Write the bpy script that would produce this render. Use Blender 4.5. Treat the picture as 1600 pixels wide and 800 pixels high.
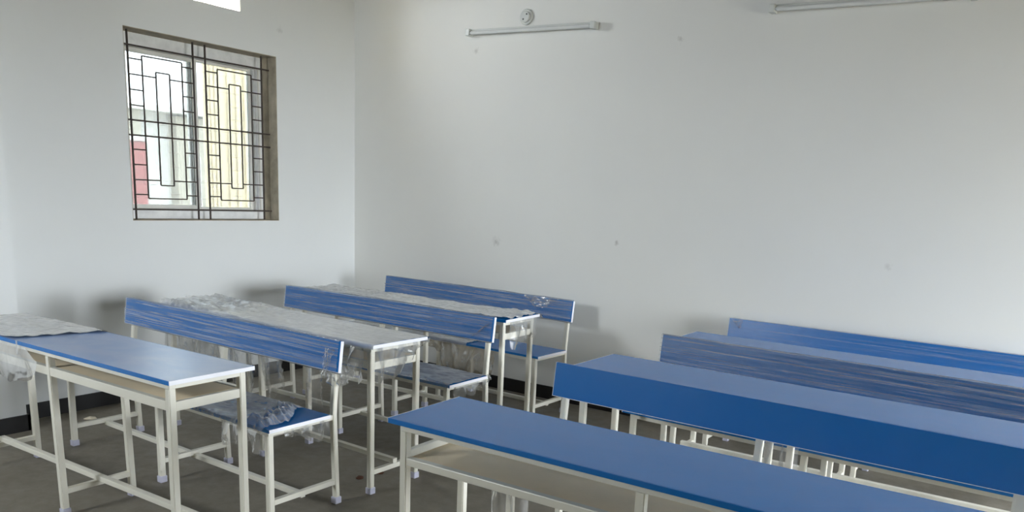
import bpy, bmesh, math, random
from mathutils import Vector, Matrix, noise

# ------------------------------------------------------------------ camera, world, exposure
scene = bpy.context.scene
C = scene.collection
for o in list(bpy.data.objects):
    bpy.data.objects.remove(o)

YAW, PITCH, ROLL = 0.5700, -0.2059, 0.0499
F_PX, PX, PY = 1245.38, 848.41, 565.39
CAM = Vector((5.1453, -4.9256, 1.4943))
fwd = Vector((-math.sin(YAW) * math.cos(PITCH), math.cos(YAW) * math.cos(PITCH), math.sin(PITCH)))
rt0 = Vector((math.cos(YAW), math.sin(YAW), 0))
up0 = rt0.cross(fwd)
rt = rt0 * math.cos(ROLL) + up0 * math.sin(ROLL)
up = -rt0 * math.sin(ROLL) + up0 * math.cos(ROLL)
cam_data = bpy.data.cameras.new('camera')
cam = bpy.data.objects.new('camera', cam_data)
C.objects.link(cam)
m = Matrix((rt, up, -fwd)).transposed().to_4x4()
m.translation = CAM
cam.matrix_world = m
cam_data.sensor_fit = 'HORIZONTAL'
cam_data.sensor_width = 36
cam_data.lens = F_PX * 36 / 1600
cam_data.shift_x = -(PX - 800) / 1600
cam_data.shift_y = (PY - 400) / 1600
cam_data.clip_start = 0.02
scene.camera = cam

vs = scene.view_settings
vs.view_transform = 'Standard'
vs.look = 'None'
vs.gamma = 1
vs.use_curve_mapping = False
vs.exposure = 1.50

world = bpy.data.worlds.new('sky')
scene.world = world
world.use_nodes = True
bg = world.node_tree.nodes['Background']
bg.inputs['Color'].default_value = (0.86, 0.93, 1.0, 1)
# overcast sky: brighter overhead than at the horizon
wt = world.node_tree
w_tc = wt.nodes.new('ShaderNodeTexCoord')
w_sep = wt.nodes.new('ShaderNodeSeparateXYZ')
w_mul = wt.nodes.new('ShaderNodeMath')
w_mul.operation = 'MULTIPLY_ADD'
w_clamp = wt.nodes.new('ShaderNodeClamp')
wt.links.new(w_tc.outputs['Generated'], w_sep.inputs[0])
wt.links.new(w_sep.outputs['Z'], w_clamp.inputs['Value'])
wt.links.new(w_clamp.outputs[0], w_mul.inputs[0])
SKY = 32.0
w_mul.inputs[1].default_value = SKY * 0.4
w_mul.inputs[2].default_value = SKY * 0.6
wt.links.new(w_mul.outputs[0], bg.inputs['Strength'])

cy = scene.cycles
cy.transparent_max_bounces = 32
cy.diffuse_bounces = 8
cy.glossy_bounces = 4
cy.max_bounces = 16
cy.caustics_reflective = False
cy.caustics_refractive = False
cy.use_denoising = True

ROOM_X, ROOM_Y, ROOM_Z = 9.4, -6.9, 3.25        # the room: x 0..9.4, y -6.9..0
WT = 0.23                                        # wall thickness
# openings (a0, a1, z0, z1) along each wall
WIN_L = (-1.956, -0.789, 1.200, 2.406)
VENT_L = (-1.68, -1.09, 2.660, 3.05)
OPEN_LEFT = [WIN_L, VENT_L]
OPEN_RIGHT = [(-2.65, -0.55, 0.40, 2.20)]
OPEN_FRONT = [(0.6, 1.5, 2.05, 2.80)]


def portal(name, loc, sx, sy, direction):
    ld = bpy.data.lights.new(name, 'AREA')
    ld.shape = 'RECTANGLE'
    ld.size, ld.size_y = sx, sy
    ld.cycles.is_portal = True
    o = bpy.data.objects.new(name, ld)
    o.location = loc
    o.rotation_euler = Vector(direction).to_track_quat('-Z', 'Y').to_euler()
    C.objects.link(o)


for i, (a, b, z0, z1) in enumerate(OPEN_LEFT):
    portal('daylight_portal', (-WT / 2, (a + b) / 2, (z0 + z1) / 2), b - a, z1 - z0, (1, 0, 0))
for (a, b, z0, z1) in OPEN_RIGHT:
    portal('daylight_portal', (ROOM_X + WT / 2, (a + b) / 2, (z0 + z1) / 2), b - a, z1 - z0, (-1, 0, 0))
for (a, b, z0, z1) in OPEN_FRONT:
    portal('daylight_portal', ((a + b) / 2, ROOM_Y - WT / 2, (z0 + z1) / 2), b - a, z1 - z0, (0, 1, 0))


# ------------------------------------------------------------------ materials
def S(r, g, b):
    f = lambda c: (c / 255 / 12.92) if c / 255 <= 0.04045 else ((c / 255 + 0.055) / 1.055) ** 2.4
    return (f(r), f(g), f(b), 1)


class NT:
    def __init__(self, name):
        self.mat = bpy.data.materials.new(name)
        self.mat.use_nodes = True
        self.t = self.mat.node_tree
        self.n = self.t.nodes
        self.p = self.n['Principled BSDF']
        self.out = self.n['Material Output']

    def node(self, kind, **kw):
        nd = self.n.new(kind)
        for k, v in kw.items():
            setattr(nd, k, v)
        return nd

    def link(self, a, b):
        self.t.links.new(a, b)

    def coord(self, scale=(1, 1, 1), kind='Object'):
        tc = self.node('ShaderNodeTexCoord')
        mp = self.node('ShaderNodeMapping')
        mp.inputs['Scale'].default_value = scale
        self.link(tc.outputs[kind], mp.inputs['Vector'])
        return mp.outputs['Vector']

    def noise(self, vec, scale, detail=4, rough=0.55, dist=0.0):
        nd = self.node('ShaderNodeTexNoise')
        nd.inputs['Scale'].default_value = scale
        nd.inputs['Detail'].default_value = detail
        nd.inputs['Roughness'].default_value = rough
        nd.inputs['Distortion'].default_value = dist
        self.link(vec, nd.inputs['Vector'])
        return nd.outputs['Fac']

    def ramp(self, fac, stops):
        r = self.node('ShaderNodeValToRGB')
        e = r.color_ramp.elements
        e[0].position, e[0].color = stops[0]
        e[1].position, e[1].color = stops[-1]
        for pos, c in stops[1:-1]:
            x = e.new(pos)
            x.color = c
        self.link(fac, r.inputs['Fac'])
        return r.outputs['Color']

    def math(self, op, a, b=None, clamp=False):
        nd = self.node('ShaderNodeMath', operation=op, use_clamp=clamp)
        for i, v in enumerate((a, b)):
            if v is None:
                continue
            if isinstance(v, (int, float)):
                nd.inputs[i].default_value = v
            else:
                self.link(v, nd.inputs[i])
        return nd.outputs[0]

    def mix(self, fac, a, b):
        nd = self.node('ShaderNodeMix', data_type='RGBA')
        for s, v in ((nd.inputs[0], fac), (nd.inputs[6], a), (nd.inputs[7], b)):
            if isinstance(v, (int, float, tuple)):
                s.default_value = v
            else:
                self.link(v, s)
        return nd.outputs[2]

    def bump(self, h, strength=0.2, dist=0.01):
        b = self.node('ShaderNodeBump')
        b.inputs['Strength'].default_value = strength
        b.inputs['Distance'].default_value = dist
        self.link(h, b.inputs['Height'])
        self.link(b.outputs['Normal'], self.p.inputs['Normal'])
        return b

    def base(self, c):
        if isinstance(c, tuple):
            self.p.inputs['Base Color'].default_value = c
        else:
            self.link(c, self.p.inputs['Base Color'])

    def rough(self, r):
        if isinstance(r, (int, float)):
            self.p.inputs['Roughness'].default_value = r
        else:
            self.link(r, self.p.inputs['Roughness'])


M = {}


def simple(key, col, rough, var=0.06, scale=8, bump=0.0, bscale=80, spec=0.5):
    t = NT(key)
    v = t.coord()
    n = t.noise(v, scale)
    lo = tuple(c * (1 - var) for c in col[:3]) + (1,)
    hi = tuple(min(1, c * (1 + var)) for c in col[:3]) + (1,)
    t.base(t.ramp(n, [(0.3, lo), (0.7, hi)]))
    t.rough(rough)
    t.p.inputs['Specular IOR Level'].default_value = spec
    if bump:
        t.bump(t.noise(v, bscale), bump, 0.004)
    M[key] = t.mat
    return t


def wall_paint(key, col, marks):
    """white distemper with a few real smudges at given places (wall coordinates)"""
    t = NT(key)
    v = t.coord()
    n = t.noise(v, 0.9, 5, 0.6)
    lo = tuple(c * 0.965 for c in col[:3]) + (1,)
    c = t.ramp(n, [(0.3, lo), (0.7, col)])
    warp = t.noise(v, 38, 3, 0.6)
    for (x, y, z, r, dark) in marks:
        tc = t.node('ShaderNodeTexCoord')
        d = t.node('ShaderNodeVectorMath', operation='DISTANCE')
        t.link(tc.outputs['Object'], d.inputs[0])
        d.inputs[1].default_value = (x, y, z)
        k = t.math('DIVIDE', d.outputs['Value'], r)
        k = t.math('ADD', k, t.math('MULTIPLY', t.math('SUBTRACT', warp, 0.5), 2.6))
        k = t.math('SUBTRACT', 1.0, k, clamp=True)
        k = t.math('MULTIPLY', k, dark, clamp=True)
        c = t.mix(k, c, S(120, 112, 100))
    t.base(c)
    t.rough(0.7)
    t.p.inputs['Specular IOR Level'].default_value = 0.25
    t.bump(t.noise(v, 60, 4), 0.06, 0.003)
    M[key] = t.mat


wall_paint('paint_back', S(226, 225, 220), [(1.51, 0, 1.13, 0.040, .35), (2.54, 0, 1.195, 0.020, .5), (2.90, 0, 2.50, 0.025, 0.3),
                                            (1.265, 0, 2.51, 0.03, 0.3), (4.3, 0, 1.19, 0.025, 0.2)])
wall_paint('paint_left', S(226, 227, 225), [(0, -0.75, 2.6, 0.03, 0.2)])
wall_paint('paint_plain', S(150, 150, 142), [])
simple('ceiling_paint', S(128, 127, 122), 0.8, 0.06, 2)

# cement floor
t = NT('cement_floor')
v = t.coord()
n1 = t.noise(v, 1.3, 6, 0.62, 0.4)
n2 = t.noise(v, 14, 6, 0.65)
n3 = t.noise(v, 90, 3)
c1 = t.ramp(n1, [(0.28, S(108, 98, 82)), (0.5, S(128, 120, 105)), (0.74, S(144, 137, 124))])
c2 = t.mix(t.math('MULTIPLY', n2, 0.5), c1, S(100, 95, 86))
t.base(t.mix(t.math('MULTIPLY', n3, 0.25), c2, S(140, 136, 128)))
t.rough(t.ramp(n2, [(0.3, (0.42,) * 3 + (1,)), (0.7, (0.68,) * 3 + (1,))]))
t.bump(n3, 0.15, 0.004)
M['floor'] = t.mat

simple('skirting', S(22, 20, 20), 0.45, 0.3, 9, 0.1)
simple('cement_raw', S(172, 162, 142), 0.85, 0.25, 9, 0.4, 45)
simple('frame_grey', S(236, 236, 234), 0.6, 0.10, 14, 0.15)
simple('sash_white', S(228, 226, 218), 0.4, 0.04, 8)
simple('iron', S(58, 46, 38), 0.6, 0.3, 30, 0.2)
simple('powder_coat', S(230, 226, 212), 0.32, 0.02, 5)
simple('edge_white', S(238, 238, 242), 0.38, 0.02, 6)
simple('board_raw', S(243, 222, 186), 0.6, 0.07, 4, 0.05, 60)
simple('foot_plastic', S(204, 203, 220), 0.4, 0.05, 20)
simple('fixture_white', S(200, 202, 197), 0.4, 0.03, 6)
simple('tube_glass', S(214, 215, 212), 0.15, 0.01, 6)
simple('dark_plastic', S(60, 58, 56), 0.5, 0.1, 20)
simple('cream_plaster', S(214, 196, 158), 0.8, 0.06, 5, 0.1)
simple('house_white', S(214, 212, 206), 0.8, 0.05, 2, 0.1)
simple('house_cream', S(168, 160, 142), 0.8, 0.08, 2, 0.1)
simple('red_paint', S(150, 62, 58), 0.6, 0.1, 3)
simple('ground_dust', S(120, 112, 98), 0.9, 0.15, 1.5, 0.2, 6)
simple('paper_scrap', S(226, 214, 190), 0.7, 0.06, 20)
simple('dry_leaf', S(84, 52, 34), 0.8, 0.25, 30)


def laminate(key, dust_and_sheen, smear):
    """blue laminate board: an even pale layer of dust and painted window sheen, plus wiped smears"""
    t = NT(key)
    v = t.coord()
    n1 = t.noise(t.coord((1.2, 2.2, 1)), 2.6, 7, 0.62, 0.9)
    c = t.ramp(t.noise(v, 1.5, 3), [(0.3, S(4, 110, 188)), (0.7, S(5, 113, 192))])
    k = t.ramp(n1, [(0.38, (0, 0, 0, 1)), (0.78, (1, 1, 1, 1))])
    k = t.math('ADD', t.math('MULTIPLY', k, smear), dust_and_sheen)
    t.base(t.mix(k, c, S(190, 194, 206)))
    t.rough(t.math('ADD', t.math('MULTIPLY', n1, smear * 0.25), 0.25))
    t.p.inputs['Specular IOR Level'].default_value = 0.55
    M[key] = t.mat


laminate('laminate', 0.0, 0.015)
laminate('laminate_dust_sheen', 0.33, 0.34)  # pale mix holds dust and the window's sheen, painted into the colour


def film(key, a, streak_scale, lo, hi, haze, tint, gloss=0.5, bump=0.2):
    """thin clear packing film: opacity grows with the path through it, creases are denser"""
    t = NT(key)
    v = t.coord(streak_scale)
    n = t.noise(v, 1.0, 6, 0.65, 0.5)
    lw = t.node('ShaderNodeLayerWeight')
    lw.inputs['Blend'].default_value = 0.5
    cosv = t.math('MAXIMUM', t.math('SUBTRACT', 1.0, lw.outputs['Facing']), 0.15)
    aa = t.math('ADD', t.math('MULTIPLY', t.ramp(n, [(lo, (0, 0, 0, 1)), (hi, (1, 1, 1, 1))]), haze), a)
    op = t.math('SUBTRACT', 1.0, t.math('POWER', t.math('SUBTRACT', 1.0, aa), t.math('DIVIDE', 1.0, cosv)), clamp=True)
    t.n.remove(t.p)
    bp = t.node('ShaderNodeBump')
    bp.inputs['Strength'].default_value = bump
    bp.inputs['Distance'].default_value = 0.01
    t.link(n, bp.inputs['Height'])
    df = t.node('ShaderNodeBsdfDiffuse')
    df.inputs['Color'].default_value = tint
    tl = t.node('ShaderNodeBsdfTranslucent')
    tl.inputs['Color'].default_value = tint
    m0 = t.node('ShaderNodeMixShader')
    m0.inputs[0].default_value = 0.25
    t.link(df.outputs[0], m0.inputs[1])
    t.link(tl.outputs[0], m0.inputs[2])
    tr = t.node('ShaderNodeBsdfTransparent')
    m1 = t.node('ShaderNodeMixShader')
    t.link(op, m1.inputs[0])
    t.link(tr.outputs[0], m1.inputs[1])
    t.link(m0.outputs[0], m1.inputs[2])
    gl = t.node('ShaderNodeBsdfGlossy')
    gl.inputs['Roughness'].default_value = 0.16
    t.link(bp.outputs['Normal'], gl.inputs['Normal'])
    fr = t.node('ShaderNodeFresnel')
    fr.inputs['IOR'].default_value = 1.4
    t.link(bp.outputs['Normal'], fr.inputs['Normal'])
    m2 = t.node('ShaderNodeMixShader')
    t.link(t.math('MULTIPLY', fr.outputs[0], gloss), m2.inputs[0])
    t.link(m1.outputs[0], m2.inputs[1])
    t.link(gl.outputs[0], m2.inputs[2])
    t.link(m2.outputs[0], t.out.inputs['Surface'])
    M[key] = t.mat


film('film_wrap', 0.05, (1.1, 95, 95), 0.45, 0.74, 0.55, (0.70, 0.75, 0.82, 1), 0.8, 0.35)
film('film_clear', 0.03, (1.0, 95, 95), 0.50, 0.76, 0.36, (0.76, 0.84, 0.92, 1), 0.4, 0.25)
film('film_sheet', 0.30, (5, 16, 14), 0.40, 0.75, 0.26, (0.97, 0.97, 0.95, 1), 1.0, 0.3)
film('film_hang', 0.07, (16, 16, 6), 0.45, 0.75, 0.24, (0.80, 0.79, 0.75, 1), 0.6, 0.2)
film('film_seat', 0.13, (7, 12, 12), 0.42, 0.75, 0.20, (0.88, 0.89, 0.90, 1), 0.9, 0.3)
film('film_dusty', 0.42, (14, 14, 9), 0.40, 0.75, 0.30, (0.50, 0.43, 0.32, 1), 0.35, 0.2)

# window glass: dusty, with a dark tint added to dim the bright outdoors
t = NT('window_glass')
tr = t.node('ShaderNodeBsdfTransparent')
tr.inputs['Color'].default_value = (0.21, 0.222, 0.222, 1)
gl = t.node('ShaderNodeBsdfGlossy')
gl.inputs['Roughness'].default_value = 0.03
fr = t.node('ShaderNodeFresnel')
fr.inputs['IOR'].default_value = 1.45
ms = t.node('ShaderNodeMixShader')
tl = t.node('ShaderNodeBsdfTranslucent')           # dust on the pane scatters the daylight
tl.inputs['Color'].default_value = (0.8, 0.8, 0.78, 1)
md = t.node('ShaderNodeMixShader')
md.inputs[0].default_value = 0.035
t.link(tr.outputs[0], md.inputs[1])
t.link(tl.outputs[0], md.inputs[2])
t.link(fr.outputs[0], ms.inputs[0])
t.link(md.outputs[0], ms.inputs[1])
t.link(gl.outputs[0], ms.inputs[2])
t.link(ms.outputs[0], t.out.inputs['Surface'])
M['glass'] = t.mat


# ------------------------------------------------------------------ helpers
def obj(name, mesh, mat, parent=None, loc=(0, 0, 0), rot=(0, 0, 0)):
    o = bpy.data.objects.new(name, mesh)
    C.objects.link(o)
    if mat and not mesh.materials:
        mesh.materials.append(M[mat])
    o.location = loc
    o.rotation_euler = rot
    o.parent = parent
    return o


def empty(name, loc=(0, 0, 0), rz=0):
    o = bpy.data.objects.new(name, None)
    o.empty_display_size = 0.1
    o.location = loc
    o.rotation_euler = (0, 0, rz)
    C.objects.link(o)
    return o


def tag(o, label, cat, group=None):
    o['label'] = label
    o['category'] = cat
    if group:
        o['group'] = group
    return o


def struct(o, label=None):
    o['kind'] = 'structure'
    if label:
        o['label'] = label
    return o


def bm_box(bm, x0, x1, y0, y1, z0, z1):
    vs_ = [bm.verts.new((x, y, z)) for x in (x0, x1) for y in (y0, y1) for z in (z0, z1)]
    for f in ((0, 1, 3, 2), (4, 6, 7, 5), (0, 4, 5, 1), (2, 3, 7, 6), (0, 2, 6, 4), (1, 5, 7, 3)):
        bm.faces.new([vs_[i] for i in f])
    return vs_


_cache = {}


def box_mesh(sx, sy, sz, bev=0.0, mat=None, segs=2):
    key = (round(sx, 4), round(sy, 4), round(sz, 4), bev, mat)
    if key in _cache:
        return _cache[key]
    bm = bmesh.new()
    bm_box(bm, -sx / 2, sx / 2, -sy / 2, sy / 2, -sz / 2, sz / 2)
    bmesh.ops.recalc_face_normals(bm, faces=bm.faces)
    if bev:
        bmesh.ops.bevel(bm, geom=bm.edges[:], offset=bev, segments=segs, affect='EDGES', profile=0.5)
    me = bpy.data.meshes.new('box')
    bm.to_mesh(me)
    bm.free()
    _cache[key] = me
    return me


def box(name, x0, x1, y0, y1, z0, z1, mat, parent=None, bev=0.0):
    me = box_mesh(x1 - x0, y1 - y0, z1 - z0, bev, mat)
    return obj(name, me, mat, parent, ((x0 + x1) / 2, (y0 + y1) / 2, (z0 + z1) / 2))


def multi_box(name, boxes, mat, parent=None):
    bm = bmesh.new()
    for b in boxes:
        bm_box(bm, *b)
    bmesh.ops.recalc_face_normals(bm, faces=bm.faces)
    me = bpy.data.meshes.new(name)
    bm.to_mesh(me)
    bm.free()
    return obj(name, me, mat, parent)


def sweep_yz(name, pts, wx, wy, mat, parent, xc):
    """square tube swept through (y, z) points"""
    bm = bmesh.new()
    rings = []
    for y, z in pts:
        rings.append([bm.verts.new((xc + sx * wx / 2, y + sy * wy / 2, z)) for sx, sy in ((-1, -1), (1, -1), (1, 1), (-1, 1))])
    for a, b in zip(rings, rings[1:]):
        for i in range(4):
            bm.faces.new((a[i], a[(i + 1) % 4], b[(i + 1) % 4], b[i]))
    bm.faces.new(rings[0][::-1])
    bm.faces.new(rings[-1])
    bmesh.ops.recalc_face_normals(bm, faces=bm.faces)
    es = [e for e in bm.edges if abs(e.verts[0].co.z - e.verts[1].co.z) > 1e-4]
    bmesh.ops.bevel(bm, geom=es, offset=0.003, segments=2, affect='EDGES')
    me = bpy.data.meshes.new(name)
    bm.to_mesh(me)
    bm.free()
    return obj(name, me, mat, parent)


def lathe(name, prof, mat, parent=None, segs=24, loc=(0, 0, 0), rot=(0, 0, 0)):
    bm = bmesh.new()
    rings = []
    for r, z in prof:
        rings.append([bm.verts.new((r * math.cos(2 * math.pi * i / segs), r * math.sin(2 * math.pi * i / segs), z)) for i in range(segs)])
    for a, b in zip(rings, rings[1:]):
        for i in range(segs):
            bm.faces.new((a[i], a[(i + 1) % segs], b[(i + 1) % segs], b[i]))
    bm.faces.new(rings[0][::-1])
    bm.faces.new(rings[-1])
    bmesh.ops.recalc_face_normals(bm, faces=bm.faces)
    me = bpy.data.meshes.new(name)
    bm.to_mesh(me)
    bm.free()
    o = obj(name, me, mat, parent, loc, rot)
    return o


def sheet(name, parent, fn, nu, nv, mat, close_v=False, label=None, keep=None):
    """film: a fine grid shaped by fn(u, v)"""
    verts, faces = [], []
    for i in range(nu + 1):
        for j in range(nv + (0 if close_v else 1)):
            verts.append(fn(i / nu, j / nv))
    w = nv if close_v else nv + 1
    for i in range(nu):
        for j in range(nv):
            if keep and not keep((i + 0.5) / nu, (j + 0.5) / nv):
                continue
            j2 = (j + 1) % w if close_v else j + 1
            faces.append((i * w + j, (i + 1) * w + j, (i + 1) * w + j2, i * w + j2))
    me = bpy.data.meshes.new(name)
    me.from_pydata(verts, [], faces)
    me.shade_smooth()
    o = obj(name, me, mat, parent)
    o['label'] = label or 'clear crinkled packing film'
    return o


def nz(x, y, z=0.0):
    return noise.noise(Vector((x, y, z)))


def crease(x, y, s):
    """folded film: sharp ridges in several directions, 0..1"""
    a = abs(nz(x * 1.0 + s, y * 1.0, s * 3.1))
    b = abs(nz(x * 2.1 - y * 1.3, y * 2.0 + x * 1.1, s * 1.7 + 5))
    c = abs(nz(x * 4.3 + y * 2.9, y * 4.1 - x * 2.2, s * 2.3 + 9))
    return 1 - min(1, 1.5 * (0.55 * a + 0.3 * b + 0.15 * c) * 1.6)


def smooth(a, b, x):
    t_ = max(0, min(1, (x - a) / (b - a)))
    return t_ * t_ * (3 - 2 * t_)


# ------------------------------------------------------------------ the room
def wall_boxes_x(xa, xb, y0, y1, openings):
    """wall in the plane x = const with openings (a, b, z0, z1)"""
    out = []
    ys = sorted({y0, y1, *[o[0] for o in openings], *[o[1] for o in openings]})
    for a, b in zip(ys, ys[1:]):
        mid = (a + b) / 2
        zs = sorted([(o[2], o[3]) for o in openings if o[0] < mid < o[1]])
        z = 0
        for z0, z1 in zs:
            if z0 > z:
                out.append((xa, xb, a, b, z, z0))
            z = z1
        out.append((xa, xb, a, b, z, ROOM_Z))
    return out


struct(multi_box('floor', [(0, ROOM_X, ROOM_Y, 0, -0.1, 0)], 'floor'))
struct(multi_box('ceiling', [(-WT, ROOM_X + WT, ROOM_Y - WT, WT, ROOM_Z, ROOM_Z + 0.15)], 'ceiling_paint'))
struct(multi_box('wall_back', [(-WT, ROOM_X + WT, 0, WT, 0, ROOM_Z)], 'paint_back'))
struct(multi_box('wall_left', wall_boxes_x(-WT, 0, ROOM_Y, 0, OPEN_LEFT), 'paint_left'))
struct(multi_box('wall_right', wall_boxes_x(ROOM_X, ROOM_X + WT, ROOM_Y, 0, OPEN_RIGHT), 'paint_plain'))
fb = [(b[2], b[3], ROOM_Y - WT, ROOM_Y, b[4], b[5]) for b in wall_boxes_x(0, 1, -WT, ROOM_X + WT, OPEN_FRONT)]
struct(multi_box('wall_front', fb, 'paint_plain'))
# pier standing out of the window wall, at the left border of the picture
struct(multi_box('wall_pier', [(0, 0.215, -3.22, -2.785, 0, ROOM_Z)], 'paint_left'), 'painted pier standing out of the window wall')
struct(multi_box('baseboard_back', [(0.012, ROOM_X, -0.012, 0, 0, 0.096)], 'skirting'))
struct(multi_box('baseboard_left', [(0, 0.012, -2.785, 0, 0, 0.096), (0.215, 0.227, -3.22, -2.773, 0, 0.096), (0, 0.227, -2.785, -2.773, 0, 0.096),
                                    (0, 0.012, ROOM_Y, -3.22, 0, 0.096), (0, 0.227, -3.232, -3.22, 0, 0.096)], 'skirting'))

# ------------------------------------------------------------------ window in the left wall
ya, yb, za, zb = WIN_L
win = struct(empty('window_1', (-WT, (ya + yb) / 2, za)), 'white framed sliding window in a raw cement recess')
WL = Vector((WT, -(ya + yb) / 2, -za))         # window coords = world + WL


def wbox(name, x0, x1, y0, y1, z0, z1, mat, parent=win, bev=0.0):
    off = WL if parent is win else Vector((0, 0, 0))
    o = box(name, x0, x1, y0, y1, z0, z1, mat, None, bev)
    o.location += off
    o.parent = parent
    return o


# raw cement lining of the recess (thin plaster coats over jambs, sill, lintel)
e = 0.004
wbox('reveal_plaster', -WT, -0.002, yb - e, yb + 0.001, za, zb, 'cement_raw')
wbox('reveal_plaster', -WT, -0.002, ya - 0.001, ya + e, za, zb, 'cement_raw')
wbox('reveal_plaster', -WT, -0.002, ya, yb, za - 0.001, za + e, 'cement_raw')
wbox('reveal_plaster', -WT, -0.002, ya, yb, zb - e, zb + 0.001, 'cement_raw')
# weathered outer frame
D0, D1 = -0.205, -0.165
wbox('outer_frame', D0, D1, ya + e, yb - e, zb - 0.095, zb - e, 'frame_grey', bev=0.003)
wbox('outer_frame', D0, D1, ya + e, yb - e, za + e, za + 0.072, 'frame_grey', bev=0.003)
wbox('outer_frame', D0, D1, ya + e, ya + 0.075, za + 0.072, zb - 0.095, 'frame_grey', bev=0.003)
wbox('outer_frame', D0, D1, yb - 0.078, yb - e, za + 0.072, zb - 0.095, 'frame_grey', bev=0.003)
wbox('track', D1, D1 + 0.012, yb - 0.05, yb - 0.038, za + 0.072, zb - 0.095, 'sash_white', bev=0.002)


def sash(y0, y1, x0, x1, ext=0.0):
    z0, z1 = za + 0.072 - ext, zb - 0.095 + ext
    s = wbox('sash', x0, x1, y0, y0 + 0.04, z0, z1, 'sash_white', bev=0.003)
    parts = [('sash_stile', (x0, x1, y1 - 0.04, y1, z0, z1)), ('sash_rail', (x0, x1, y0 + 0.04, y1 - 0.04, z0, z0 + 0.028)),
             ('sash_rail', (x0, x1, y0 + 0.04, y1 - 0.04, z1 - 0.028, z1))]
    base = Vector(s.location)
    for nme, b in parts:
        o = box(nme, *b, 'sash_white', None, 0.003)
        o.location = Vector(o.location) + WL - base
        o.parent = s
    xm = (x0 + x1) / 2
    g = box('pane', xm - 0.003, xm + 0.003, y0 + 0.035, y1 - 0.035, z0 + 0.02, z1 - 0.02, 'glass')
    g.location = Vector(g.location) + WL - base
    g.parent = s


sash(ya + 0.070, -1.335, -0.200, -0.176)
sash(-1.390, yb - 0.060, -0.228, -0.206, 0.012)

# iron grille set into the recess
gr = empty('window_grille', (-0.085, (ya + yb) / 2, za + e))
tag(gr, 'dark iron window grille of nested rectangles in front of the glass', 'grille')
GL = Vector((0.085, -(ya + yb) / 2, -za - e))


def gbar(y0, y1, z0, z1, r):
    """one straight iron bar in the grille plane"""
    if abs(y1 - y0) < 1e-6:
        o = box('grille_bar', -r, r, y0 - r, y0 + r, z0, z1, 'iron', None, 0.0015)
    else:
        o = box('grille_bar', -r, r, y0, y1, z0 - r, z0 + r, 'iron', None, 0.0015)
    o.location = Vector(o.location) + GL - Vector((0.085, 0, 0)) + Vector((0.0, 0, 0))
    o.parent = gr


R1_, R2_ = 0.0052, 0.0042
for y in (-1.883, -1.421, -1.327, -0.860):
    gbar(y, y, za + e, zb - e, R1_)
for z in (2.310, 1.845, 1.750, 1.270):
    gbar(ya + 0.004, yb - 0.004, z, z, R1_)
for s in (0.0, 0.556):
    A, B = -1.883 + s, -1.421 + s if s == 0 else -0.860
    l, r_, il, ir = -1.790 + s, -1.507 + s, -1.697 + s, -1.600 + s
    gbar(l, l, 1.343, 2.254, R2_)
    gbar(r_, r_, 1.343, 2.254, R2_)
    gbar(l, r_, 2.254, 2.254, R2_)
    gbar(l, r_, 1.343, 1.343, R2_)
    gbar(il, il, 1.432, 2.165, R2_)
    gbar(ir, ir, 1.432, 2.165, R2_)
    gbar(il, ir, 2.165, 2.165, R2_)
    gbar(il, ir, 1.432, 1.432, R2_)
    for z in (2.228, 2.131, 2.036, 1.939, 1.659, 1.562, 1.464, 1.368):
        full = z in (2.131, 1.464)
        gbar(A, il if full else l, z, z, R2_)
        gbar(ir if full else r_, B, z, z, R2_)

# cream lining of the ventilator above the window
vent = struct(empty('window_2', (-WT, (VENT_L[0] + VENT_L[1]) / 2, VENT_L[2])), 'small ventilator opening above the window')
for b in ((-WT, -0.002, VENT_L[1] - e, VENT_L[1] + 0.001, VENT_L[2], VENT_L[3]), (-WT, -0.002, VENT_L[0] - 0.001, VENT_L[0] + e, VENT_L[2], VENT_L[3])):
    o = box('reveal_plaster', *b, 'cream_plaster')
    o.location = Vector(o.location) - Vector(vent.location)
    o.parent = vent

# ------------------------------------------------------------------ outside the window
struct(multi_box('ground', [(-40, -WT, -30, 40, -0.4, -0.3), (ROOM_X + WT, 40, -30, 40, -0.4, -0.3), (-WT, ROOM_X + WT, -30, ROOM_Y - WT, -0.4, -0.3)], 'ground_dust'))

col = empty('verandah_column', (-1.62, -0.07, -0.3))
tag(col, 'cream fluted column standing outside the window, seen through the right pane', 'column')
box('shaft', -0.11, 0.11, -0.15, 0.15, 0, 3.9, 'cream_plaster', col, 0.008)
for k in (-0.135, -0.045, 0.045, 0.135):
    box('rib', 0.11, 0.128, k - 0.026, k + 0.026, 0.25, 3.5, 'cream_plaster', col, 0.006)
    box('rib', k * 0.7 - 0.02, k * 0.7 + 0.02, -0.168, -0.15, 0.25, 3.5, 'cream_plaster', col, 0.006)
box('plinth', -0.15, 0.15, -0.19, 0.19, 0, 0.25, 'cream_plaster', col, 0.008)
box('capital', -0.15, 0.15, -0.19, 0.19, 3.5, 3.9, 'cream_plaster', col, 0.008)

house = empty('neighbour_house', (-9.3, 4.2, -0.3))
tag(house, 'pale flat-roofed house outside the window with a red gate panel', 'house')
box('wall', -3.0, 0.0, -1.6, -0.55, 0, 2.95, 'house_cream', house)
box('wall', -3.0, -0.25, -0.55, 0.15, 0, 2.95, 'house_white', house)
box('wall', -3.0, 0.0, 0.15, 3.4, 0, 2.92, 'house_cream', house)
box('roof_slab', -3.1, 0.2, -1.7, 3.5, 2.95, 3.05, 'house_white', house, 0.01)
box('door', 0.0, 0.04, -0.95, -0.50, 0, 2.4, 'red_paint', house, 0.005)
box('door_lintel', 0.0, 0.09, -1.02, -0.42, 2.4, 2.5, 'house_white', house, 0.005)
wf = box('window', 0.0, 0.04, 0.42, 0.62, 1.2, 2.2, 'house_white', house, 0.005)
box('pane', 0.018, 0.03, -0.07, 0.07, -0.42, 0.42, 'glass', wf)

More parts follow.
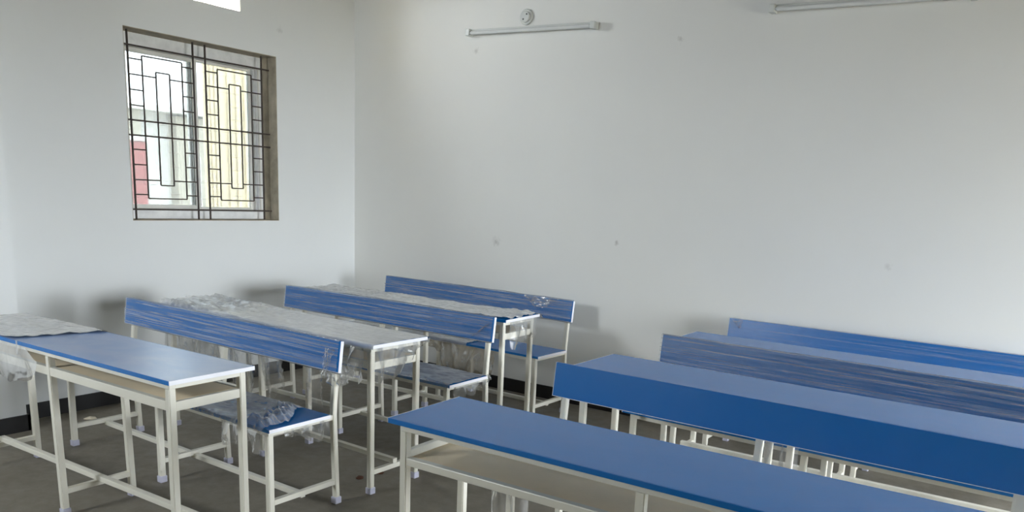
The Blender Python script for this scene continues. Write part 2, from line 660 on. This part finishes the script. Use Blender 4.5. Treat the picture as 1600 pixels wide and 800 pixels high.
# ------------------------------------------------------------------ lamps on the back wall (switched off)
def tube_light(x0, x1, z, tilt, label):
    xc = (x0 + x1) / 2
    r = empty('tube_light', (xc, 0, z))
    r.rotation_euler = (0, tilt, 0)
    tag(r, label, 'light', 'unlit tube lights on the back wall')
    h = (x1 - x0) / 2
    box('batten', -h + 0.03, h - 0.03, -0.030, -0.001, 0.012, 0.046, 'fixture_white', r, 0.004)
    lathe('tube', [(0.006, -h + 0.035), (0.0125, -h + 0.045), (0.0125, h - 0.045), (0.006, h - 0.035)], 'tube_glass', r, 16, (0, -0.046, 0.018), (0, math.pi / 2, 0))
    for s in (-1, 1):
        xa, xb = sorted((s * h, s * (h - 0.036)))
        box('lamp_holder', xa, xb, -0.062, -0.001, -0.002, 0.046, 'fixture_white', r, 0.005)


tube_light(1.205, 2.298, 2.605, 0.017, 'unlit white tube light on the back wall nearer the room corner')
tube_light(3.470, 4.560, 2.600, 0.012, 'unlit white tube light at the top right, cut by the photo edge')


def rose(x, z, label):
    r = empty('junction_box', (x, 0, z))
    tag(r, label, 'junction box', 'round boxes above the tube lights')
    rot = (math.pi / 2, 0, 0)
    lathe('base', [(0.054, 0.001), (0.054, 0.010), (0.050, 0.014)], 'fixture_white', r, 32, (0, 0, 0), rot)
    lathe('cover', [(0.038, 0.014), (0.038, 0.022), (0.033, 0.026)], 'fixture_white', r, 32, (0, 0, 0), rot)
    for dx, dz in ((-0.014, -0.016), (0.014, 0.016)):
        lathe('screw', [(0.006, 0.026), (0.005, 0.028)], 'dark_plastic', r, 12, (dx, 0, dz), rot)
    

rose(1.710, 2.716, 'round white junction box above the tube light nearer the corner')
rose(3.98, 2.712, 'round white junction box above the tube light at the top right')

# ------------------------------------------------------------------ school desks
DL, DW, DH, TT = 1.800, 0.377, 0.760, 0.017
LEG = 0.028


def leg_with_cap(parent, xc, yc, z1, lean=0.0):
    bm_pts = [(yc, 0.004), (yc, z1)]
    o = sweep_yz('leg', bm_pts, LEG, LEG, 'powder_coat', parent, xc)
    if lean:
        for v_ in o.data.vertices:
            v_.co.x += lean * (1 - v_.co.z / z1)
    c = box('foot_cap', xc + lean - LEG / 2 - 0.004, xc + lean + LEG / 2 + 0.004, yc - LEG / 2 - 0.004, yc + LEG / 2 + 0.004, 0, 0.034, 'foot_plastic', None, 0.004)
    c.parent = o
    return o


def desk(loc, rz, label, rail=(0.634, 0.672), side=(0.630, 0.668), lam='laminate', lean=0.0):
    r = empty('school_desk', (loc[0], loc[1], 0), rz)
    tag(r, label, 'desk', 'blue school desks in two columns')
    bz = DH - TT
    box('tabletop', 0.003, DL - 0.003, 0.002, DW - 0.002, bz, DH, lam, r, 0.002)
    box('long_band', 0.003, DL - 0.003, 0, 0.002, bz, DH - 0.0005, 'laminate', r)
    box('long_band', 0.003, DL - 0.003, DW - 0.002, DW, bz, DH - 0.0005, 'laminate', r)
    box('end_band', 0, 0.003, 0, DW, bz, DH, 'edge_white', r, 0.001)
    box('end_band', DL - 0.003, DL, 0, DW, bz, DH, 'edge_white', r, 0.001)
    x0, xm, x1 = 0.052, DL / 2 + 0.005, DL - 0.045
    yf, yr = 0.032, DW - 0.034
    tz = bz - 0.024
    h = LEG / 2
    for y in (yf, yr):
        box('top_rail', x0 - h, x1 + h, y - 0.0125, y + 0.0125, tz, bz, 'powder_coat', r, 0.002)
        box('shelf_rail', x0 + h, x1 - h, y - 0.0125, y + 0.0125, rail[0], rail[1], 'powder_coat', r, 0.003)
    for x in (x0, x1):
        box('top_end_rail', x - 0.0125, x + 0.0125, yf + 0.0125, yr - 0.0125, tz, bz, 'powder_coat', r, 0.002)
        box('side_rail', x - 0.010, x + 0.010, yf + h, yr - h, side[0], side[1], 'powder_coat', r, 0.003)
    box('shelf', x0 + 0.011, x1 - 0.011, yf + 0.0126, yr - 0.0126, rail[1] - 0.014, rail[1] - 0.004, 'board_raw', r, 0.001)
    for x, ln in ((x0, lean * 0.6), (xm, lean), (x1, 0)):
        for y in (yf, yr):
            leg_with_cap(r, x, y, tz, ln)
        k = ln * 0.85
        box('cross_bar', x + k - 0.0125, x + k + 0.0125, yf + h, yr - h, 0.098, 0.123, 'powder_coat', r, 0.002)
    box('stretcher', x0 - 0.012, x1 + 0.012, 0.175, 0.203, 0.123, 0.148, 'powder_coat', r, 0.002)
    return r


BL = 1.810
SEAT_Z, SEAT_T = 0.462, 0.016
B_TOP, B_BOT, B_TILT, B_TH = 0.796, 0.653, 0.018, 0.017


def bench(loc, rz, label, seat_front=-0.398):
    r = empty('school_bench', (loc[0], loc[1], 0), rz)
    tag(r, label, 'bench', 'blue school benches with backrests')
    sb = seat_front + 0.335
    box('seat', 0.003, BL - 0.003, seat_front, sb, SEAT_Z - SEAT_T, SEAT_Z, 'laminate', r, 0.002)
    for a in (0, BL - 0.003):
        box('end_band', a, a + 0.003, seat_front, sb, SEAT_Z - SEAT_T, SEAT_Z, 'edge_white', r, 0.001)
    x0, xm, x1 = 0.052, BL / 2 + 0.008, BL - 0.05
    yf, yr = seat_front + 0.034, -0.006
    rz_ = SEAT_Z - SEAT_T
    h = LEG / 2
    for y in (yf, sb - 0.02):
        box('seat_rail', x0 - h, x1 + h, y - 0.0125, y + 0.0125, rz_ - 0.025, rz_, 'powder_coat', r, 0.002)
    for x in (x0, xm, x1):
        box('seat_end_rail', x - 0.0125, x + 0.0125, yf + 0.0125, yr - h, rz_ - 0.025, rz_ - 0.001, 'powder_coat', r, 0.002)
        leg_with_cap(r, x, yf, rz_ - 0.025)
        t0 = B_TH + 0.0135
        lo = lambda z: -B_TILT + (z - B_BOT) * B_TILT / (B_TOP - B_BOT) + t0
        bl = sweep_yz('back_leg', [(yr + 0.016, 0.004), (yr, SEAT_Z - 0.02), (yr + 0.003, SEAT_Z + 0.035), (lo(B_BOT - 0.01), B_BOT - 0.01), (lo(0.775), 0.775)],
                      LEG, LEG * 0.9, 'powder_coat', r, x)
        c = box('foot_cap', x - h - 0.004, x + h + 0.004, yr + 0.016 - h - 0.004, yr + 0.016 + h + 0.004, 0, 0.034, 'foot_plastic', None, 0.004)
        c.parent = bl
        box('cross_bar', x - 0.0125, x + 0.0125, yf + h, yr - h + 0.012, 0.099, 0.124, 'powder_coat', r, 0.002)
    ym = (yf + yr) / 2
    box('stretcher', x0, x1, ym - 0.0125, ym + 0.0125, 0.085, 0.110, 'powder_coat', r, 0.002)
    # backrest board, leaning back; its own small edge bands
    ang = math.atan2(B_TILT, B_TOP - B_BOT)
    bh = (B_TOP - B_BOT) / math.cos(ang)
    bk = obj('backrest', box_mesh(BL - 0.006, B_TH, bh, 0.002, 'laminate'), 'laminate', r,
             (BL / 2, -B_TILT / 2 + B_TH / 2, (B_TOP + B_BOT) / 2), (-ang, 0, 0))
    for s in (-1, 1):
        obj('end_band', box_mesh(0.003, B_TH, bh, 0.001, 'edge_white'), 'edge_white', bk, (s * (BL / 2 - 0.0015), 0, 0))
    obj('lower_band', box_mesh(BL, B_TH + 0.001, 0.0025, 0, 'edge_white'), 'edge_white', bk, (0, 0, -bh / 2 - 0.001))
    return r, bk, bh


# name, desk (x, y, yaw), bench (x, y, yaw)
desk_L1 = desk((0.6712, -3.3145), 0.0188, 'dusty blue school desk at the far left, film over its left half', lam='laminate_dust_sheen', lean=0.028)
desk_L2 = desk((0.6748, -2.1973), -0.0310, 'school desk in the middle of the left column, top covered with crinkled film')
desk_L3 = desk((0.6348, -1.1669), 0.0252, 'film-covered school desk nearest the room corner and back wall')
RR = dict(rail=(0.604, 0.631), side=(0.622, 0.652))
desk_R1 = desk((3.3740, -3.0856), 0.0141, 'bare blue school desk in the right foreground with open shelf', **RR)
desk_R2 = desk((3.3782, -1.9266), -0.0126, 'bare blue school desk directly behind the unwrapped dark blue backrest', **RR)
desk_R3 = desk((3.4073, -0.9450), 0.0046, 'school desk of the right column standing nearest the back wall', **RR)
bench_L1, back_L1, BH = bench((0.6337, -2.3889), -0.0175, 'film-wrapped bench behind the dusty desk at the left, crumpled film on seat')
bench_L2, back_L2, _ = bench((0.6587, -1.2734), -0.0040, 'film-wrapped bench in the middle of the left column', -0.387)
bench_L3, back_L3, _ = bench((0.5760, -0.2099), -0.0318, 'film-wrapped bench against the back wall near the room corner', -0.392)
bench_R1, back_R1, _ = bench((3.3848, -2.0756), -0.0181, 'unwrapped bench with plain dark blue backrest in the right foreground')
bench_R2, back_R2, _ = bench((3.4062, -1.0407), -0.0279, 'film-wrapped bench in the middle of the right column')
bench_R3, back_R3, _ = bench((3.4339, -0.1114), 0.0008, 'film-wrapped bench at the back wall on the right')


# ------------------------------------------------------------------ packing film
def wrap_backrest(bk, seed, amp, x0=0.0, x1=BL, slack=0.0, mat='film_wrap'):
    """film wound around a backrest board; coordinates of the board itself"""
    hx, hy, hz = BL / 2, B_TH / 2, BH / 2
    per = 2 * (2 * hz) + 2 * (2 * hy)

    def fn(u, v):
        x = -hx + x0 + u * (x1 - x0)
        s = v * per
        if s < 2 * hz:
            y, z, n = -hy, -hz + s, (0, -1, 0)
        elif s < 2 * hz + 2 * hy:
            y, z, n = -hy + s - 2 * hz, hz, (0, 0, 1)
        elif s < 4 * hz + 2 * hy:
            y, z, n = hy, hz - (s - 2 * hz - 2 * hy), (0, 1, 0)
        else:
            y, z, n = hy - (s - 4 * hz - 2 * hy), -hz, (0, 0, -1)
        w = z + 0.05 * (x + hx) * (0.5 - 0.4 * math.sin(seed)) + 0.012 * nz(x * 2.5, seed, 2)
        rg = abs(nz(x * 0.9 + seed, w * 42, seed * 1.3)) + 0.5 * abs(nz(x * 1.7 - seed, w * 95, seed))
        d = 0.0022 + amp * max(0, 1 - 1.7 * rg) + 0.35 * amp * nz(x * 6, w * 60, seed + 7)
        d = max(0.0016, d)
        if n[2] > 0:
            d += slack * (0.5 + 0.5 * nz(x * 5, seed, 1))
        sag = 0
        if n[2] < 0:
            sag = -0.006 * (0.5 + nz(x * 3, seed, 4))
        return (x, y + n[1] * d, z + n[2] * d + sag)
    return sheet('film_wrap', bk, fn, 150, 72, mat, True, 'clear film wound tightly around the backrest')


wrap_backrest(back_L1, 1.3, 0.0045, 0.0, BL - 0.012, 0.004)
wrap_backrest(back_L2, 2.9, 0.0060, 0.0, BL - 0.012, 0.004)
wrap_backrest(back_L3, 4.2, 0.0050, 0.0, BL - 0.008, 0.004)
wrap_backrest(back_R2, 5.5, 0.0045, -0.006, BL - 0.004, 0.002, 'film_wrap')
wrap_backrest(back_R3, 7.1, 0.0035, -0.004, BL - 0.004, 0.002, 'film_clear')


def film_top(parent, x0, x1, y0, y1, z, seed, amp, front_drop, rear_drop, ampfn=None, mat='film_sheet', nu=150, nv=60, fscale=9.0, edge=None, label=None):
    """film lying on a board and turning down over its long edges"""
    W = y1 - y0
    total = front_drop + W + rear_drop

    def fn(u, v):
        s = v * total
        x = x0 + u * (x1 - x0)
        if edge:
            x += edge(u, v)
        if s < front_drop:
            y, zz, n = y0, z - (front_drop - s), (0, -1, 0)
        elif s < front_drop + W:
            y, zz, n = y0 + s - front_drop, z, (0, 0, 1)
        else:
            y, zz, n = y1, z - (s - front_drop - W), (0, 1, 0)
        a = amp * (ampfn(u, (s - front_drop) / W) if ampfn else 1)
        c = crease(x * fscale * 0.55 + 0.4 * y * fscale, (y if n[2] else zz) * fscale * 1.3, seed)
        d = 0.0025 + a * max(0, c) + 0.25 * a * nz(x * 38, y * 38, seed)
        d = max(0.0018, d)
        return (x + 0.3 * a * nz(x * 12, y * 12, seed + 3), y + n[1] * d * (1.0 if s < front_drop else 1.4), zz + n[2] * d)
    return sheet('film_cover', parent, fn, nu, nv, mat, False, label or 'crinkled clear film lying on the board')


# left-column desks
film_top(desk_L1, 0.0, 0.635, 0, DW, DH, 3.3, 0.008, 0.0, 0.03, lambda u, v: 0.8 + 0.6 * smooth(0.95, 1.0, u), nu=110, fscale=6,
         edge=lambda u, v: u * 0.11 * v, label='grey crinkled film over the left half of the desk')
film_top(desk_L2, -0.01, DL + 0.008, 0, DW, DH, 6.1, 0.008, 0.02, 0.03, lambda u, v: 0.35 + 2.6 * smooth(0.52, 0.12, u), nu=220, fscale=8)
film_top(desk_L3, -0.01, DL + 0.012, 0, DW, DH, 8.4, 0.012, 0.0, 0.03, lambda u, v: 0.6 + 0.9 * smooth(0.75, 0.95, u) + 0.5 * smooth(0.45, 0.3, u), nu=200)


def hang(parent, p0, p1, z_top, z_low, seed, fold=0.015, nfold=7.0, torn=0.06, bulge=0.0, mat='film_hang', nu=90, nv=50, keep=None, label=None):
    """film hanging in folds below the line p0-p1 (local x, y), torn lower edge"""
    P0, P1 = Vector((p0[0], p0[1], 0)), Vector((p1[0], p1[1], 0))
    d = (P1 - P0)
    L = d.length
    d.normalize()
    nrm = Vector((d.y, -d.x, 0))

    def fn(u, v):
        low = z_low(u) if callable(z_low) else z_low
        low += torn * nz(u * L * 9, seed, 1) + 0.4 * torn * nz(u * L * 30, seed, 2)
        zt = z_top(u) if callable(z_top) else z_top
        z = zt + (low - zt) * v
        f = fold * (0.25 + v) * math.sin(u * nfold * 2 * math.pi + seed + 2.2 * nz(u * 4, v * 1.3, seed)) + fold * 0.9 * v * crease(u * L * 9, z * 6, seed)
        f += bulge * math.sin(math.pi * min(1, v)) * math.sin(math.pi * u) + 0.004
        q = P0 + d * (u * L + 0.35 * fold * nz(u * 9, v * 4, seed)) + nrm * f
        return (q.x, q.y, z)
    return sheet('film_drape', parent, fn, nu, nv, mat, False, label or 'loose clear film hanging down in folds', keep)


# film gathered under the left end of the first desk, a strip of it pulled over the edge
hang(desk_L1, (0.02, 0.004), (0.86, 0.004), lambda u: 0.742 - 0.05 * smooth(0.86, 1.0, u), lambda u: 0.585 + 0.05 * smooth(0.85, 1.0, u), 2.2, 0.008, 4, 0.025, 0.015)
hang(desk_L1, (0.700, -0.002), (0.716, -0.002), 0.764, 0.70, 2.9, 0.001, 1, 0.002, 0.0, nu=8, nv=16, label='twisted strip of film over the edge')
# veil at the front of the second desk, torn open
hang(desk_L2, (0.02, -0.004), (1.44, -0.004), 0.74, lambda u: 0.40 + 0.05 * math.sin(u * 9), 4.4, 0.012, 9, 0.10, 0.0, nu=170, nv=70,
     keep=lambda u, v: not (0.785 + 0.02 * nz(v * 9, 3) < u < 0.925 + 0.02 * nz(v * 7, 8) and v > 0.42 + 0.22 * nz(u * 36, 1.5)))
hang(desk_L2, (1.44, -0.004), (1.74, -0.004), 0.74, lambda u: 0.585 - 0.02 * u, 9.4, 0.022, 3.5, 0.03, 0.03, nu=80)
# swag below the right end of the second desk
hang(desk_L2, (DL - 0.012, 0.02), (DL - 0.012, DW + 0.006), 0.742, lambda u: 0.575 + 0.15 * smooth(0.35, 1.0, u), 1.4, 0.008, 3, 0.02, 0.01, nu=60)
hang(desk_L3, (DL - 0.012, 0.06), (DL - 0.012, DW - 0.02), 0.742, lambda u: 0.58 + 0.05 * u, 5.8, 0.010, 3, 0.03, 0.015, nu=60)
# dusty film hanging from the seat of the third bench
hang(bench_L3, (0.985, -0.400), (1.46, -0.400), 0.447, lambda u: 0.21 + 0.10 * smooth(0.75, 1.0, u), 7.7, 0.018, 3, 0.05, 0.03, mat='film_dusty', nu=80,
     label='dusty brown film hanging from the seat edge')
hang(bench_L3, (0.66, -0.400), (0.985, -0.400), 0.447, lambda u: 0.385, 3.7, 0.010, 3, 0.03, 0.01, mat='film_dusty', nu=60,
     label='dusty brown film hanging from the seat edge')
# film hanging inside the right-hand column
hang(desk_R1, (0.17, 0.36), (0.33, 0.36), 0.61, lambda u: 0.33, 4.1, 0.012, 2, 0.04, 0.02, nu=40)
hang(desk_R2, (0.90, -0.004), (1.03, -0.004), 0.742, lambda u: 0.46, 5.1, 0.008, 2, 0.02, 0.02, nu=40)

# seats
def seat_amp_L1(u, v):
    return 0.7 + 4.0 * smooth(0.74, 0.90, u) * smooth(1.02, 0.94, u) * smooth(1.1, 0.75, v)


film_top(bench_L1, 0.85, BL - 0.035, -0.398, -0.075, SEAT_Z, 1.9, 0.010, 0.012, 0.0, seat_amp_L1, nu=130, mat='film_seat', fscale=10,
         edge=lambda u, v: -u * 0.15 * smooth(0.35, 1.0, v))
film_top(bench_L1, 0.02, 0.76, -0.398, -0.075, SEAT_Z, 3.1, 0.007, 0.012, 0.02, nu=80, mat='film_seat')
film_top(bench_L2, 0.02, BL - 0.004, -0.387, -0.058, SEAT_Z, 5.2, 0.007, 0.013, 0.02, nu=160, mat='film_seat')
film_top(bench_L3, 0.02, 1.20, -0.392, -0.062, SEAT_Z, 6.7, 0.008, 0.014, 0.02, nu=90)
hang(bench_L1, (1.48, -0.404), (BL - 0.05, -0.404), 0.447, lambda u: 0.36, 3.8, 0.012, 3, 0.03, 0.01, nu=50)
hang(bench_L1, (BL + 0.002, -0.33), (BL + 0.002, -0.08), 0.447, lambda u: 0.405 - 0.05 * u, 6.8, 0.008, 3, 0.03, 0.01, nu=50)
hang(bench_L2, (BL + 0.002, -0.36), (BL + 0.002, -0.08), 0.447, lambda u: 0.37 + 0.05 * u, 2.8, 0.008, 3, 0.03, 0.01, nu=50)


def bunch(parent, xc, yc, zc, rx, ry, rz, seed, label):
    """film twisted around an upright"""
    def fn(u, v):
        a = u * 2 * math.pi
        z = (0.5 - v)
        r = 0.55 + 0.45 * abs(math.sin(v * 2.4 + 0.3)) + 0.45 * nz(math.cos(a) * 2 + seed, math.sin(a) * 2, v * 3) + 0.25 * nz(math.cos(a) * 6, math.sin(a) * 6 + seed, v * 7)
        return (xc + rx * r * math.cos(a), yc + ry * r * math.sin(a), zc + rz * 2 * z + 0.012 * nz(a * 2, v * 3, seed))
    return sheet('film_bunch', parent, fn, 48, 30, 'film_hang', False, label)


bunch(bench_L1, BL - 0.05, 0.020, 0.628, 0.046, 0.040, 0.045, 1.0, 'film twisted around the upright')
bunch(bench_L2, BL - 0.04, -0.02, 0.437, 0.030, 0.022, 0.022, 2.0, 'film twisted around the seat corner')
# small loose points sticking out of the wraps
def flap(parent, p, du, dv, seed, label='loose flap of film'):
    du, dv, p = Vector(du), Vector(dv), Vector(p)
    nn = du.cross(dv).normalized()

    def fn(u, v):
        q = p + du * (u * (1 - 0.75 * v)) + dv * v + nn * (0.012 * nz(u * 5 + seed, v * 5) + 0.008 * nz(u * 13, v * 13 + seed))
        return tuple(q)
    sheet('film_flap', parent, fn, 24, 24, 'film_hang', False, label)


flap(back_L3, (BL / 2 - 0.42, -0.016, 0.07), (0.30, 0, 0.002), (0.11, -0.004, -0.075), 1)
flap(back_L1, (BL / 2 - 0.10, -0.016, 0.03), (0.07, 0, 0.0), (0.005, -0.006, -0.13), 2)
flap(back_L2, (BL / 2 - 0.16, -0.016, -0.06), (0.05, 0, 0.02), (0.12, -0.004, 0.09), 3)
flap(back_R3, (-BL / 2 + 0.02, -0.014, 0.065), (0.07, 0, 0.004), (0.05, -0.004, -0.05), 4)
flap(back_L1, (BL / 2 - 0.03, 0.014, -0.02), (0.09, 0.05, 0.0), (0.01, 0.01, -0.11), 5)

# ------------------------------------------------------------------ litter on the floor
def scrap(name, loc, r, seed, mat, label, cat):
    bm = bmesh.new()
    n = 14
    c = bm.verts.new((0, 0, r * 0.35))
    c2 = bm.verts.new((0, 0, 0.001))
    ring, low = [], []
    for i in range(n):
        a = i / n * 2 * math.pi
        k = r * (0.75 + 0.5 * nz(math.cos(a) * 2 + seed, math.sin(a) * 2, 1))
        ring.append(bm.verts.new((k * math.cos(a), k * 0.6 * math.sin(a), 0.004 + r * 0.3 * abs(nz(a * 2, seed)))))
        low.append(bm.verts.new((k * 0.9 * math.cos(a), k * 0.54 * math.sin(a), 0.0005)))
    for i in range(n):
        j = (i + 1) % n
        bm.faces.new((c, ring[i], ring[j]))
        bm.faces.new((ring[i], low[i], low[j], ring[j]))
        bm.faces.new((c2, low[j], low[i]))
    me = bpy.data.meshes.new(name)
    bm.to_mesh(me)
    bm.free()
    tag(obj(name, me, mat, None, loc, (0, 0, seed)), label, cat)


scrap('paper_scrap', (0.24, -2.44, 0), 0.05, 1.0, 'paper_scrap', 'crumpled pale paper scrap on the floor by the black skirting', 'paper')
scrap('dry_leaf', (2.235, -2.10, 0), 0.035, 2.0, 'dry_leaf', 'dark brown dry leaf on the floor left of the desk foot', 'leaf')
scrap('dry_leaf', (2.262, -1.985, 0), 0.030, 4.0, 'dry_leaf', 'small brown dry leaf on the floor right of the desk foot', 'leaf')
scrap('paper_scrap', (1.02, -2.93, 0), 0.018, 5.0, 'paper_scrap', 'tiny pale paper bit on the bare floor under the left desk', 'paper')
